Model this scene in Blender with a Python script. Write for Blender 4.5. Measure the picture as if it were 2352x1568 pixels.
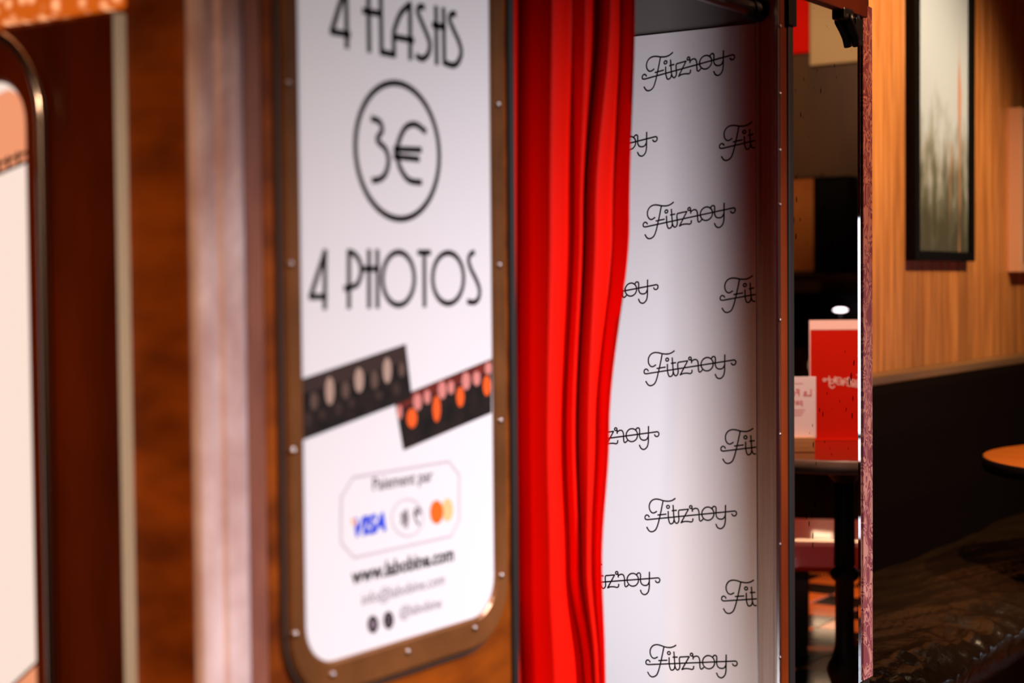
import bpy, bmesh, math, random
from mathutils import Vector, Matrix
random.seed(7)
for o in list(bpy.data.objects):
    bpy.data.objects.remove(o, do_unlink=True)
scene = bpy.context.scene
COL = scene.collection

# ------------------------------------------------------------------ camera
# booth axes: X runs along the booth front, Y into the booth, Z up (metres)
IW, IH = 2352, 1568
YAW, PITCH, ROLL, FPX = 0.595686, 0.0352864, -0.00921234, 3692.98
CAM = Vector((0.0, -1.1, 1.25))
FW = Vector((math.cos(YAW)*math.cos(PITCH), math.sin(YAW)*math.cos(PITCH), -math.sin(PITCH)))
_r = Vector((math.sin(YAW), -math.cos(YAW), 0)); _u = _r.cross(FW)
RT = math.cos(ROLL)*_r + math.sin(ROLL)*_u
UP = -math.sin(ROLL)*_r + math.cos(ROLL)*_u
cd = bpy.data.cameras.new('camera'); cam = bpy.data.objects.new('camera', cd); COL.objects.link(cam)
cam.matrix_world = Matrix(((RT.x, UP.x, -FW.x, CAM.x), (RT.y, UP.y, -FW.y, CAM.y), (RT.z, UP.z, -FW.z, CAM.z), (0, 0, 0, 1)))
cd.sensor_width = 36.0; cd.lens = FPX*36.0/IW; cd.clip_start = 0.05
cd.dof.use_dof = True; cd.dof.focus_distance = 3.05; cd.dof.aperture_fstop = 3.2
scene.camera = cam

# ------------------------------------------------------------------ world, exposure
wd = bpy.data.worlds.new('world'); scene.world = wd; wd.use_nodes = True
bg = wd.node_tree.nodes['Background']; bg.inputs[0].default_value = (0.9, 0.45, 0.25, 1); bg.inputs[1].default_value = 0.012
vs = scene.view_settings
vs.view_transform = 'Standard'; vs.look = 'None'; vs.exposure = 0.0; vs.gamma = 1.0; vs.use_curve_mapping = False
scene.cycles.use_denoising = True
scene.cycles.max_bounces = 8
scene.cycles.caustics_reflective = False
scene.cycles.caustics_refractive = False
scene.cycles.sample_clamp_indirect = 4.0

# ------------------------------------------------------------------ picking helpers: a pixel's sight line met with a real plane
def ray(x, y): return FW*FPX + RT*(x-IW/2) - UP*(y-IH/2)
def on(ax, x, y, v):
    d = ray(x, y); t = (v-CAM[ax])/d[ax]; return CAM + d*t
def onY(x, y, v=0.0): return on(1, x, y, v)
def onX(x, y, v): return on(0, x, y, v)
def onZ(x, y, v): return on(2, x, y, v)
def seen(x, y, ax, v):                      # what the mirror in the booth front (plane Y=0) shows: flip back
    p = on(ax, x, y, v); return Vector((p.x, -p.y, p.z))

# ------------------------------------------------------------------ materials
def mat(name, base, rough=0.5, metal=0.0, vary=None, vscale=8.0, stretch=(1, 1, 1), coat=0.0, emit=None, estr=0.0,
        bump=0.0, bscale=60.0, sheen=0.0, spec=0.5, coat_rough=0.1, detail=4.0, lo=0.35, hi=0.65, trans=0.0, rand=None):
    m = bpy.data.materials.new(name); m.use_nodes = True
    nt = m.node_tree; N = nt.nodes; L = nt.links; b = N['Principled BSDF']
    b.inputs['Base Color'].default_value = (*base, 1); b.inputs['Roughness'].default_value = rough
    b.inputs['Metallic'].default_value = metal; b.inputs['Coat Weight'].default_value = coat
    b.inputs['Coat Roughness'].default_value = coat_rough
    b.inputs['Specular IOR Level'].default_value = spec; b.inputs['Sheen Weight'].default_value = sheen
    b.inputs['Transmission Weight'].default_value = trans
    if emit: b.inputs['Emission Color'].default_value = (*emit, 1); b.inputs['Emission Strength'].default_value = estr
    if vary or bump:
        tc = N.new('ShaderNodeTexCoord'); mp = N.new('ShaderNodeMapping'); mp.inputs['Scale'].default_value = stretch
        L.new(tc.outputs['Object'], mp.inputs[0])
    col = None
    if vary:
        n = N.new('ShaderNodeTexNoise'); n.inputs['Scale'].default_value = vscale; n.inputs['Detail'].default_value = detail
        L.new(mp.outputs[0], n.inputs[0])
        r = N.new('ShaderNodeValToRGB'); r.color_ramp.elements[0].position = lo; r.color_ramp.elements[1].position = hi
        r.color_ramp.elements[0].color = (*base, 1); r.color_ramp.elements[1].color = (*vary, 1)
        L.new(n.outputs[0], r.inputs[0]); col = r.outputs[0]
        if rand:
            oi = N.new('ShaderNodeObjectInfo'); mr = N.new('ShaderNodeMapRange')
            mr.inputs['To Min'].default_value = 1-rand; mr.inputs['To Max'].default_value = 1+rand
            L.new(oi.outputs['Random'], mr.inputs[0])
            mx = N.new('ShaderNodeVectorMath'); mx.operation = 'SCALE'
            L.new(col, mx.inputs[0]); L.new(mr.outputs[0], mx.inputs['Scale']); col = mx.outputs[0]
            ad = N.new('ShaderNodeVectorMath'); ad.operation = 'SCALE'; ad.inputs['Scale'].default_value = 1
            cx = N.new('ShaderNodeCombineXYZ'); ml = N.new('ShaderNodeMath'); ml.operation = 'MULTIPLY'; ml.inputs[1].default_value = 40
            L.new(oi.outputs['Random'], ml.inputs[0]); L.new(ml.outputs[0], cx.inputs[0]); L.new(ml.outputs[0], cx.inputs[2])
            L.new(cx.outputs[0], mp.inputs['Location'])
        L.new(col, b.inputs['Base Color'])
    if bump:
        n2 = N.new('ShaderNodeTexNoise'); n2.inputs['Scale'].default_value = bscale; n2.inputs['Detail'].default_value = 3
        L.new(mp.outputs[0], n2.inputs[0]); bp = N.new('ShaderNodeBump'); bp.inputs['Strength'].default_value = bump
        bp.inputs['Distance'].default_value = 0.01
        L.new(n2.outputs[0], bp.inputs['Height']); L.new(bp.outputs[0], b.inputs['Normal'])
    return m

def glow(name, col, strength):
    m = bpy.data.materials.new(name); m.use_nodes = True; nt = m.node_tree; nt.nodes.clear()
    e = nt.nodes.new('ShaderNodeEmission'); e.inputs[0].default_value = (*col, 1); e.inputs[1].default_value = strength
    o = nt.nodes.new('ShaderNodeOutputMaterial'); nt.links.new(e.outputs[0], o.inputs[0]); return m

M = {}
M['veneer'] = mat('veneer', (0.10, 0.017, 0.001), 0.45, vary=(0.40, 0.085, 0.003), vscale=5, stretch=(1.2, 1.2, 3.2), spec=0.2, coat=0.06, coat_rough=0.2, lo=0.3, hi=0.75)
M['veneer_dark'] = mat('veneer_dark', (0.045, 0.007, 0.0008), 0.4, vary=(0.22, 0.028, 0.001), vscale=3, stretch=(1, 2.0, 0.6), spec=0.2, coat=0.05, coat_rough=0.2, lo=0.3, hi=0.75)
M['bronze'] = mat('bronze', (0.16, 0.06, 0.018), 0.33, 0.3, vary=(0.27, 0.10, 0.03), vscale=9, coat=0.2)
M['gasket'] = mat('gasket', (0.012, 0.009, 0.008), 0.55)
M['groove'] = mat('groove', (0.05, 0.028, 0.020), 0.5)
M['rose_steel'] = mat('rose_steel', (0.52, 0.30, 0.28), 0.42, 0.05, vary=(0.88, 0.68, 0.68), vscale=6, stretch=(3, 3, 1.6), bump=0.12, bscale=25, lo=0.3, hi=0.7)
M['rose_dark'] = mat('rose_dark', (0.24, 0.085, 0.06), 0.4, 0.1, vary=(0.36, 0.13, 0.08), vscale=8, stretch=(2, 2, 1))
M['alu'] = mat('alu', (0.80, 0.88, 0.94), 0.4, 0.0, vary=(0.84, 0.92, 0.98), vscale=10)
M['screw'] = mat('screw', (0.42, 0.36, 0.34), 0.28, 1.0)
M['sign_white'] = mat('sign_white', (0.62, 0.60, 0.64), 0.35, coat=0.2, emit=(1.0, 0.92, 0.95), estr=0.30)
M['ink'] = mat('ink', (0.012, 0.006, 0.006), 0.5, spec=0.2)
M['ink_soft'] = mat('ink_soft', (0.09, 0.06, 0.08), 0.5, spec=0.2)
M['ink_pale'] = mat('ink_pale', (0.25, 0.19, 0.24), 0.5, spec=0.2)
M['lilac'] = mat('lilac', (0.60, 0.53, 0.60), 0.5, spec=0.2)
M['blue'] = mat('blue', (0.03, 0.07, 0.75), 0.5, spec=0.2)
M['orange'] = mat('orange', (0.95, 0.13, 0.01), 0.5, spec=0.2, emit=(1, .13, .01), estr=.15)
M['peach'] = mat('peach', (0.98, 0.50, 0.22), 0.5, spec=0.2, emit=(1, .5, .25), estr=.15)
M['film'] = mat('film', (0.003, 0.0015, 0.0012), 0.6, vary=(0.018, 0.009, 0.007), vscale=40, spec=0.2)
M['film_red'] = mat('film_red', (0.10, 0.012, 0.010), 0.45, vary=(0.22, 0.03, 0.02), vscale=40, spec=0.2)
M['film_tan'] = mat('film_tan', (0.46, 0.32, 0.26), 0.5, spec=0.2)
M['film_grey'] = mat('film_grey', (0.12, 0.075, 0.06), 0.5, spec=0.2)
M['film_dim'] = mat('film_dim', (0.045, 0.026, 0.022), 0.5, spec=0.2)
M['film_pink'] = mat('film_pink', (0.70, 0.25, 0.22), 0.5, spec=0.2)
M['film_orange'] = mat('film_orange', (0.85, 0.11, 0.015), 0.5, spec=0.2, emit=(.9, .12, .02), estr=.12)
M['curtain'] = mat('curtain', (0.86, 0.006, 0.0008), 0.6, bump=0.05, bscale=400, spec=0.08)
M['backdrop'] = mat('backdrop', (0.80, 0.78, 0.81), 0.38, coat=0.15, coat_rough=0.3)
M['booth_grey'] = mat('booth_grey', (0.16, 0.14, 0.135), 0.6)
M['booth_dark'] = mat('booth_dark', (0.030, 0.018, 0.012), 0.6)
M['jamb'] = mat('jamb', (0.50, 0.43, 0.40), 0.4, 0.1, vary=(0.60, 0.52, 0.48), vscale=30, stretch=(6, 6, 0.2))
M['chrome'] = mat('chrome', (0.7, 0.66, 0.64), 0.22, 1.0)
M['copper_strip'] = mat('copper_strip', (0.13, 0.017, 0.0015), 0.5, 0.0, vary=(0.22, 0.034, 0.003), vscale=6, stretch=(1, 1, .5), spec=0.2)
M['black_metal'] = mat('black_metal', (0.006, 0.005, 0.005), 0.5, 0.0, spec=0.2)
M['black_plastic'] = mat('black_plastic', (0.010, 0.008, 0.008), 0.38)
M['leather'] = mat('leather', (0.011, 0.005, 0.0015), 0.27, vary=(0.018, 0.009, 0.003), vscale=7, bump=0.25, bscale=45, spec=0.4)
M['leather_back'] = mat('leather_back', (0.004, 0.0016, 0.001), 0.85, bump=0.2, bscale=30, spec=0.04)
M['wood_cap'] = mat('wood_cap', (0.17, 0.09, 0.04), 0.4, vary=(0.26, 0.14, 0.06), vscale=6, stretch=(.3, 4, 4), coat=0.2)
M['plank'] = mat('plank', (0.40, 0.135, 0.027), 0.42, vary=(0.72, 0.30, 0.085), vscale=9, stretch=(5, 5, 0.35), coat=0.15, rand=0.2, lo=0.3, hi=0.7)
M['frame_black'] = mat('frame_black', (0.003, 0.002, 0.0015), 0.5, spec=0.12)
M['frame_pink'] = mat('frame_pink', (0.85, 0.46, 0.28), 0.5)
M['table_red'] = mat('table_red', (0.10, 0.022, 0.008), 0.08, coat=0.6, coat_rough=0.03, spec=0.8)
M['table_orange'] = mat('table_orange', (0.62, 0.16, 0.012), 0.25, vary=(0.42, 0.095, 0.008), vscale=5, stretch=(6, .6, 1), coat=0.4)
M['table_edge'] = mat('table_edge', (0.12, 0.075, 0.055), 0.4, 0.1, vary=(0.20, 0.125, 0.09), vscale=40, stretch=(.5, .5, 12))
M['wood_block'] = mat('wood_block', (0.36, 0.17, 0.06), 0.5, vary=(0.48, 0.25, 0.10), vscale=14, stretch=(1, 1, 8))
M['menu_red'] = mat('menu_red', (0.50, 0.010, 0.002), 0.5, spec=0.1)
M['menu_white'] = mat('menu_white', (0.86, 0.62, 0.58), 0.5)
M['card_pink'] = mat('card_pink', (0.92, 0.80, 0.85), 0.2, coat=0.5)
M['card_red'] = mat('card_red', (0.65, 0.05, 0.08), 0.4)
M['red_lacquer'] = mat('red_lacquer', (0.20, 0.007, 0.002), 0.3, coat=0.5, coat_rough=0.03)
M['tile_dark'] = mat('tile_dark', (0.014, 0.006, 0.004), 0.10, spec=0.3)
M['tile_red'] = mat('tile_red', (0.62, 0.14, 0.025), 0.10, vary=(0.52, 0.11, 0.018), vscale=5, spec=0.3)
M['plaster'] = mat('plaster', (0.10, 0.045, 0.022), 0.8, vary=(0.13, 0.06, 0.03), vscale=3)
M['dark_wood'] = mat('dark_wood', (0.050, 0.016, 0.0015), 0.6, vary=(0.095, 0.034, 0.004), vscale=4, stretch=(1, 1, .3))
M['ceiling'] = mat('ceiling', (0.03, 0.018, 0.012), 0.8)
M['red_panel'] = mat('red_panel', (0.80, 0.008, 0.001), 0.7, spec=0.05)
M['cream_panel'] = mat('cream_panel', (0.62, 0.40, 0.20), 0.6)
M['amber'] = mat('amber', (0.42, 0.10, 0.010), 0.6, vary=(0.62, 0.20, 0.02), vscale=3)
M['day'] = glow('day', (0.80, 0.88, 1.0), 3.0)
M['lamp_glow'] = glow('lamp_glow', (1.0, 0.82, 0.9), 5.0)
M['low_pane'] = glow('low_pane', (1.0, .66, .40), 8.0)  # glow of the added panes that put glints on bench and floor
M['bulb'] = glow('bulb', (1.0, 0.75, 0.5), 20.0)
M['lightbox_warm'] = glow('lightbox_warm', (1.0, 0.78, 0.66), 0.98)

def mirror_mat():                           # old mirror glass: clear silvering with dark foxing specks
    m = bpy.data.materials.new('old_mirror'); m.use_nodes = True; nt = m.node_tree; N = nt.nodes; L = nt.links
    b = N['Principled BSDF']; b.inputs['Metallic'].default_value = 1.0; b.inputs['Roughness'].default_value = 0.0
    tc = N.new('ShaderNodeTexCoord'); mp = N.new('ShaderNodeMapping'); mp.inputs['Scale'].default_value = (1.0, 1, 0.5); L.new(tc.outputs['Object'], mp.inputs[0])
    v = N.new('ShaderNodeTexVoronoi'); v.inputs['Scale'].default_value = 70; L.new(mp.outputs[0], v.inputs[0])
    n = N.new('ShaderNodeTexNoise'); n.inputs['Scale'].default_value = 9; n.inputs['Detail'].default_value = 2; L.new(mp.outputs[0], n.inputs[0])
    mu = N.new('ShaderNodeMapRange'); mu.inputs[1].default_value = 0.47; mu.inputs[2].default_value = 0.72; mu.inputs[3].default_value = 0.0; mu.inputs[4].default_value = 0.34
    L.new(n.outputs[0], mu.inputs[0])
    lt = N.new('ShaderNodeMath'); lt.operation = 'LESS_THAN'; L.new(v.outputs[0], lt.inputs[0]); L.new(mu.outputs[0], lt.inputs[1])
    mx = N.new('ShaderNodeMix'); mx.data_type = 'RGBA'; mx.inputs[6].default_value = (0.86, 0.84, 0.83, 1); mx.inputs[7].default_value = (0.06, 0.035, 0.03, 1)
    L.new(lt.outputs[0], mx.inputs[0]); L.new(mx.outputs[2], b.inputs['Base Color']); return m
M['mirror'] = mirror_mat()
M['bevel'] = mat('bevel', (0.86, 0.89, 0.92), 0.03, 1.0)

def paisley_mat():
    m = bpy.data.materials.new('paisley_tape'); m.use_nodes = True; nt = m.node_tree; N = nt.nodes; L = nt.links
    b = N['Principled BSDF']; b.inputs['Roughness'].default_value = 0.45
    tc = N.new('ShaderNodeTexCoord'); mp = N.new('ShaderNodeMapping'); mp.inputs['Scale'].default_value = (1.0, 1, 0.55); L.new(tc.outputs['Object'], mp.inputs[0])
    n = N.new('ShaderNodeTexNoise'); n.inputs['Scale'].default_value = 42; n.inputs['Detail'].default_value = 1.5; n.inputs['Distortion'].default_value = 0.9; L.new(mp.outputs[0], n.inputs[0])
    r = N.new('ShaderNodeValToRGB'); r.color_ramp.interpolation = 'CONSTANT'
    e = r.color_ramp.elements; e[0].position = 0; e[0].color = (0.36, 0.085, 0.10, 1); e[1].position = 0.50; e[1].color = (0.85, 0.36, 0.28, 1)
    for p, c in ((0.55, (0.38, 0.09, 0.10)), (0.60, (0.88, 0.38, 0.30)), (0.42, (0.80, 0.32, 0.26)), (0.455, (0.32, 0.07, 0.10))):
        k = e.new(p); k.color = (*c, 1)
    L.new(n.outputs[0], r.inputs[0]); L.new(r.outputs[0], b.inputs['Base Color']); return m
M['paisley'] = paisley_mat()

def marquee_mat():                          # lit amber textured glass
    m = bpy.data.materials.new('amber_marquee'); m.use_nodes = True; nt = m.node_tree; N = nt.nodes; L = nt.links
    b = N['Principled BSDF']; b.inputs['Base Color'].default_value = (0.5, 0.12, 0.02, 1); b.inputs['Roughness'].default_value = 0.3
    tc = N.new('ShaderNodeTexCoord'); v = N.new('ShaderNodeTexVoronoi'); v.inputs['Scale'].default_value = 62; L.new(tc.outputs['Object'], v.inputs[0])
    r = N.new('ShaderNodeValToRGB'); e = r.color_ramp.elements
    e[0].position = 0.22; e[0].color = (1.4, 0.62, 0.28, 1); e[1].position = 0.48; e[1].color = (0.62, 0.11, 0.008, 1)
    L.new(v.outputs[0], r.inputs[0]); L.new(r.outputs[0], b.inputs['Emission Color']); b.inputs['Emission Strength'].default_value = 0.85; return m
M['marquee'] = marquee_mat()

def art_mat():                              # pale misty picture: cream sky over grey-green woods, flat print
    m = bpy.data.materials.new('misty_print'); m.use_nodes = True; nt = m.node_tree; N = nt.nodes; L = nt.links
    b = N['Principled BSDF']; b.inputs['Roughness'].default_value = 0.3; b.inputs['Coat Weight'].default_value = 0.3
    tc = N.new('ShaderNodeTexCoord'); sp = N.new('ShaderNodeSeparateXYZ'); L.new(tc.outputs['Object'], sp.inputs[0])
    mp = N.new('ShaderNodeMapping'); mp.inputs['Scale'].default_value = (9, 1, 4.0); L.new(tc.outputs['Object'], mp.inputs[0])
    n = N.new('ShaderNodeTexNoise'); n.inputs['Scale'].default_value = 1.6; n.inputs['Detail'].default_value = 5; L.new(mp.outputs[0], n.inputs[0])
    ma = N.new('ShaderNodeMath'); ma.operation = 'MULTIPLY_ADD'; ma.inputs[1].default_value = 0.8; L.new(n.outputs[0], ma.inputs[0]); of = N.new('ShaderNodeMath'); of.inputs[1].default_value = 0.42; L.new(sp.outputs[2], of.inputs[0]); L.new(of.outputs[0], ma.inputs[2])
    r = N.new('ShaderNodeValToRGB'); e = r.color_ramp.elements
    e[0].position = 0.42; e[0].color = (0.085, 0.085, 0.06, 1); e[1].position = 0.86; e[1].color = (0.56, 0.68, 0.82, 1)
    k = e.new(0.58); k.color = (0.16, 0.18, 0.14, 1); k = e.new(0.70); k.color = (0.36, 0.40, 0.40, 1)
    L.new(ma.outputs[0], r.inputs[0])
    mp2 = N.new('ShaderNodeMapping'); mp2.inputs['Scale'].default_value = (14, 1, 1.2); mp2.inputs['Location'].default_value = (3.3, 0, 1); L.new(tc.outputs['Object'], mp2.inputs[0])
    n2 = N.new('ShaderNodeTexNoise'); n2.inputs['Scale'].default_value = 1.5; L.new(mp2.outputs[0], n2.inputs[0])
    r2 = N.new('ShaderNodeValToRGB'); r2.color_ramp.elements[0].position = 0.60; r2.color_ramp.elements[1].position = 0.68
    L.new(n2.outputs[0], r2.inputs[0])
    gx = N.new('ShaderNodeMapRange'); gx.inputs[1].default_value = 0.02; gx.inputs[2].default_value = 0.12; L.new(sp.outputs[0], gx.inputs[0])
    mm = N.new('ShaderNodeMath'); mm.operation = 'MULTIPLY'; L.new(r2.outputs[0], mm.inputs[0]); L.new(gx.outputs[0], mm.inputs[1])
    mx = N.new('ShaderNodeMix'); mx.data_type = 'RGBA'; mx.inputs[7].default_value = (0.62, 0.30, 0.16, 1)
    L.new(mm.outputs[0], mx.inputs[0]); L.new(r.outputs[0], mx.inputs[6]); L.new(mx.outputs[2], b.inputs['Base Color']); return m
M['misty'] = art_mat()

# ------------------------------------------------------------------ mesh helpers
class MB:
    def __init__(s): s.v = []; s.f = []; s.sm = []
    def add(s, vs, fs, smooth=False):
        k = len(s.v); s.v += [Vector(p) for p in vs]
        for f in fs: s.f.append([k+i for i in f]); s.sm.append(smooth)
        return s
    def box(s, x0, x1, y0, y1, z0, z1):
        return s.add([(x, y, z) for z in (z0, z1) for y in (y0, y1) for x in (x0, x1)],
                     [(0, 2, 3, 1), (4, 5, 7, 6), (0, 1, 5, 4), (2, 6, 7, 3), (0, 4, 6, 2), (1, 3, 7, 5)])
    def obox(s, o, ax, ay, az):             # box from a corner and three edge vectors
        o = Vector(o); P = [o + ax*i + ay*j + az*k for k in (0, 1) for j in (0, 1) for i in (0, 1)]
        return s.add(P, [(0, 2, 3, 1), (4, 5, 7, 6), (0, 1, 5, 4), (2, 6, 7, 3), (0, 4, 6, 2), (1, 3, 7, 5)])
    def loops(s, rings, closed=True, cap0=True, cap1=True, smooth=True):
        n = len(rings[0]); vs = [p for r in rings for p in r]; fs = []
        for i in range(len(rings)-1):
            for j in range(n if closed else n-1):
                a = i*n+j; b = i*n+(j+1) % n; fs.append((a, b, b+n, a+n))
        s.add(vs, fs, smooth); k = len(s.v)-len(vs)
        if closed and cap0: s.f.append([k+j for j in range(n)][::-1]); s.sm.append(False)
        if closed and cap1: s.f.append([k+(len(rings)-1)*n+j for j in range(n)]); s.sm.append(False)
        return s
    def lathe(s, c, prof, n=28, axis=Vector((0, 0, 1))):
        c = Vector(c); axis = axis.normalized(); a = axis.orthogonal().normalized(); b = axis.cross(a)
        return s.loops([[c + axis*h + (a*math.cos(t) + b*math.sin(t))*r for t in [2*math.pi*i/n for i in range(n)]] for r, h in prof])
    def tube(s, pts, rad, n=12):
        pts = [Vector(p) for p in pts]; rs = rad if isinstance(rad, (list, tuple)) else [rad]*len(pts); R = []; prev = None
        for i, p in enumerate(pts):
            t = (pts[min(i+1, len(pts)-1)] - pts[max(i-1, 0)]).normalized()
            a = (prev - t*prev.dot(t)).normalized() if prev is not None else t.orthogonal().normalized(); prev = a; b = t.cross(a)
            R.append([p + (a*math.cos(q) + b*math.sin(q))*rs[i] for q in [2*math.pi*k/n for k in range(n)]])
        return s.loops(R)
    def poly(s, pts): return s.add(pts, [tuple(range(len(pts)))])
    def build(s, name, m, parent=None, bevel=0.0, recalc=True, seg=2):
        me = bpy.data.meshes.new(name); off = parent_loc(parent)
        me.from_pydata([tuple(p-off) for p in s.v], [], s.f)
        for p, q in zip(me.polygons, s.sm): p.use_smooth = q
        if recalc or bevel:
            bm = bmesh.new(); bm.from_mesh(me); bmesh.ops.recalc_face_normals(bm, faces=bm.faces)
            if bevel:
                es = [e for e in bm.edges if len(e.link_faces) == 2 and e.calc_face_angle(0) > 0.6]
                bmesh.ops.bevel(bm, geom=es, offset=bevel, segments=seg, affect='EDGES', profile=0.5)
            bm.to_mesh(me); bm.free()
        me.materials.append(m if not isinstance(m, str) else M[m])
        o = bpy.data.objects.new(name, me); COL.objects.link(o); o.parent = parent
        return o

def parent_loc(p):
    v = Vector((0, 0, 0))
    while p is not None: v = v + p.location; p = p.parent
    return v
def thing(name, label, cat, loc, group=None):
    o = bpy.data.objects.new(name, None); COL.objects.link(o); o.location = loc; o.empty_display_size = 0.05
    o['label'] = label; o['category'] = cat
    if group: o['group'] = group
    return o
def tag(o, label, cat, group=None):
    o['label'] = label; o['category'] = cat
    if group: o['group'] = group
    return o
def struct(o): o['kind'] = 'structure'; return o
def empty_struct(name, loc=(0, 0, 0)):
    o = bpy.data.objects.new(name, None); COL.objects.link(o); o.location = loc; o['kind'] = 'structure'; return o

def smooth_line(P, n=6):
    P = [Vector(p) for p in P]
    if len(P) < 3: return P
    out = []
    for i in range(len(P)-1):
        p0 = P[max(i-1, 0)]; p1 = P[i]; p2 = P[i+1]; p3 = P[min(i+2, len(P)-1)]
        for k in range(n):
            t = k/n
            out.append(0.5*((2*p1) + (p2-p0)*t + (2*p0-5*p1+4*p2-p3)*t*t + (3*p1-p0-3*p2+p3)*t**3))
    out.append(P[-1]); return out
def ribbon(mb, P, w, nrm, closed=False):    # a printed stroke: flat ribbon lying in a plane with normal nrm
    P = [p for i, p in enumerate(P) if i == 0 or (p-P[i-1]).length > 1e-6]
    n = len(P); A = []; B = []
    for i in range(n):
        a = P[(i-1) % n] if closed or i > 0 else P[i]; c = P[(i+1) % n] if closed or i < n-1 else P[i]
        t = (c-a).normalized(); q = nrm.cross(t).normalized()*(w/2)
        e = Vector((0, 0, 0))
        if not closed and i == 0: e = -t*w*.3
        if not closed and i == n-1: e = t*w*.3
        A.append(P[i]+q+e); B.append(P[i]-q+e)
    vs = A+B; fs = [(i, (i+1) % n, n+(i+1) % n, n+i) for i in range(n if closed else n-1)]
    mb.add(vs, fs)
def text_mesh(txt, size, bold=0.0, shear=0.0):
    c = bpy.data.curves.new('lettering', 'FONT'); c.body = txt; c.size = size; c.offset = bold; c.shear = shear; c.resolution_u = 3
    o = bpy.data.objects.new('lettering', c); COL.objects.link(o)
    dg = bpy.context.evaluated_depsgraph_get(); me = bpy.data.meshes.new_from_object(o.evaluated_get(dg))
    vs = [v.co.copy() for v in me.vertices]; fs = [tuple(p.vertices) for p in me.polygons]
    bpy.data.objects.remove(o, do_unlink=True); bpy.data.curves.remove(c); bpy.data.meshes.remove(me)
    return vs, fs
def lettering(mb, txt, p0, p1, up, hfac, bold=0.0, shear=0.0, lift=Vector((0, 0, 0))):
    """text whose baseline runs from p0 to p1; hfac = height per width scale"""
    vs, fs = text_mesh(txt, 1.0, bold, shear); x0 = min(v.x for v in vs); x1 = max(v.x for v in vs)
    d = (p1-p0); k = 1.0/(x1-x0); s = d.length*k*hfac
    mb.add([p0 + d*((v.x-x0)*k) + up*(v.y*s) + lift for v in vs], fs)
def ellipse(c, ru, rv, u, v, n=28): return [c + u*(ru*math.cos(2*math.pi*i/n)) + v*(rv*math.sin(2*math.pi*i/n)) for i in range(n)]
def rrect(a0, a1, b0, b1, r, n=8):
    out = []
    for ca, cb, t0 in ((a1-r, b1-r, 0), (a0+r, b1-r, 90), (a0+r, b0+r, 180), (a1-r, b0+r, 270)):
        for i in range(n+1):
            t = math.radians(t0+90*i/n); out.append((ca+r*math.cos(t), cb+r*math.sin(t)))
    return out
def ring(mb, outer, inner, place, c0, c1, bev=0.0):   # frame: ring between two rounded outlines, from depth c0 out to c1
    L = [[place(a, b, c0) for a, b in outer], [place(a, b, c1-bev) for a, b in outer],
         [place(a + (i[0]-a)*0.10, b + (i[1]-b)*0.10, c1) for (a, b), i in zip(outer, inner)],
         [place(a + (o[0]-a)*0.10, b + (o[1]-b)*0.10, c1) for (a, b), o in zip(inner, outer)],
         [place(a, b, c1-bev) for a, b in inner], [place(a, b, c0) for a, b in inner]]
    n = len(outer); vs = [p for r in L for p in r]; fs = []
    for i in range(6):
        for j in range(n):
            a = i*n+j; b = i*n+(j+1) % n; c = ((i+1) % 6)*n; fs.append((a, b, c+(j+1) % n, c+j))
    mb.add(vs, fs)

UB = onY(440, 700).x                        # booth near corner
XJ = onY(1783, 700).x                       # front edge of the door jamb
XBK = XJ + 0.012                            # printed backdrop plane
XEND = onY(1996, 700).x                     # far end of the booth
XPAN = onY(1168, 700).x                     # edge of the machine cabinet at the opening
WALLY = 0.78
XFAR = 7.6
ZX = Vector((0, 0, 1))
def PA(a, b, c=0.0): return Vector((a, -c, b))           # booth front plane, c = how far proud
def PB(a, b, c=0.0): return Vector((UB-c, a, b))         # booth end plane

# ------------------------------------------------------------------ the room
m = MB().box(-2.5, XFAR+.1, -4.3, WALLY+.12, -0.06, -0.004)
floor = struct(m.build('floor', 'tile_dark'))
tile = MB().box(-.0985, .0985, -.0985, .0985, -.004, .0); k = 0
t0 = tile.build('floor_tile', 'tile_dark', floor, bevel=0.0015, seg=1); t1 = None
tile_d = t0.data; tile_r = t0.data.copy(); tile_r.materials.clear(); tile_r.materials.append(M['tile_red'])
for i in range(18):
    for j in range(15):
        o = t0 if (i == 0 and j == 0) else bpy.data.objects.new('floor_tile', None or tile_d)
        if o is not t0: COL.objects.link(o)
        o.data = tile_d if (i+j) % 2 else tile_r
        o.parent = floor; o.location = (3.9+.2*i, -.35-.2*j, 0)
struct(MB().box(-2.5, XFAR+.1, -4.3, WALLY+.12, 2.75, 2.83).build('ceiling', 'ceiling'))
wall_back = struct(MB().box(-2.5, XFAR+.1, WALLY, WALLY+.12, -.004, 2.75).build('wall_back', 'plaster'))
wall_right = struct(MB().box(XFAR, XFAR+.1, -4.3, WALLY, -.004, 2.75).build('wall_right', 'dark_wood'))
struct(MB().box(-2.5, XFAR, -4.4, -4.3, -.004, 2.75).build('wall_front', 'dark_wood'))
struct(MB().box(-2.6, -2.5, -4.4, WALLY+.12, -.004, 2.75).build('wall_left', 'dark_wood'))
PW = 0.088
pl = MB().box(0, PW-.004, -.014, 0, .3, 2.74).build('plank', 'plank', wall_back, bevel=0.003, seg=1)
x = 2.9
first = True
while x < XFAR-.1:
    o = pl if first else bpy.data.objects.new('plank', pl.data)
    if not first: COL.objects.link(o)
    first = False; o.parent = wall_back; o.location = (x, WALLY, 0); x += PW

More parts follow.
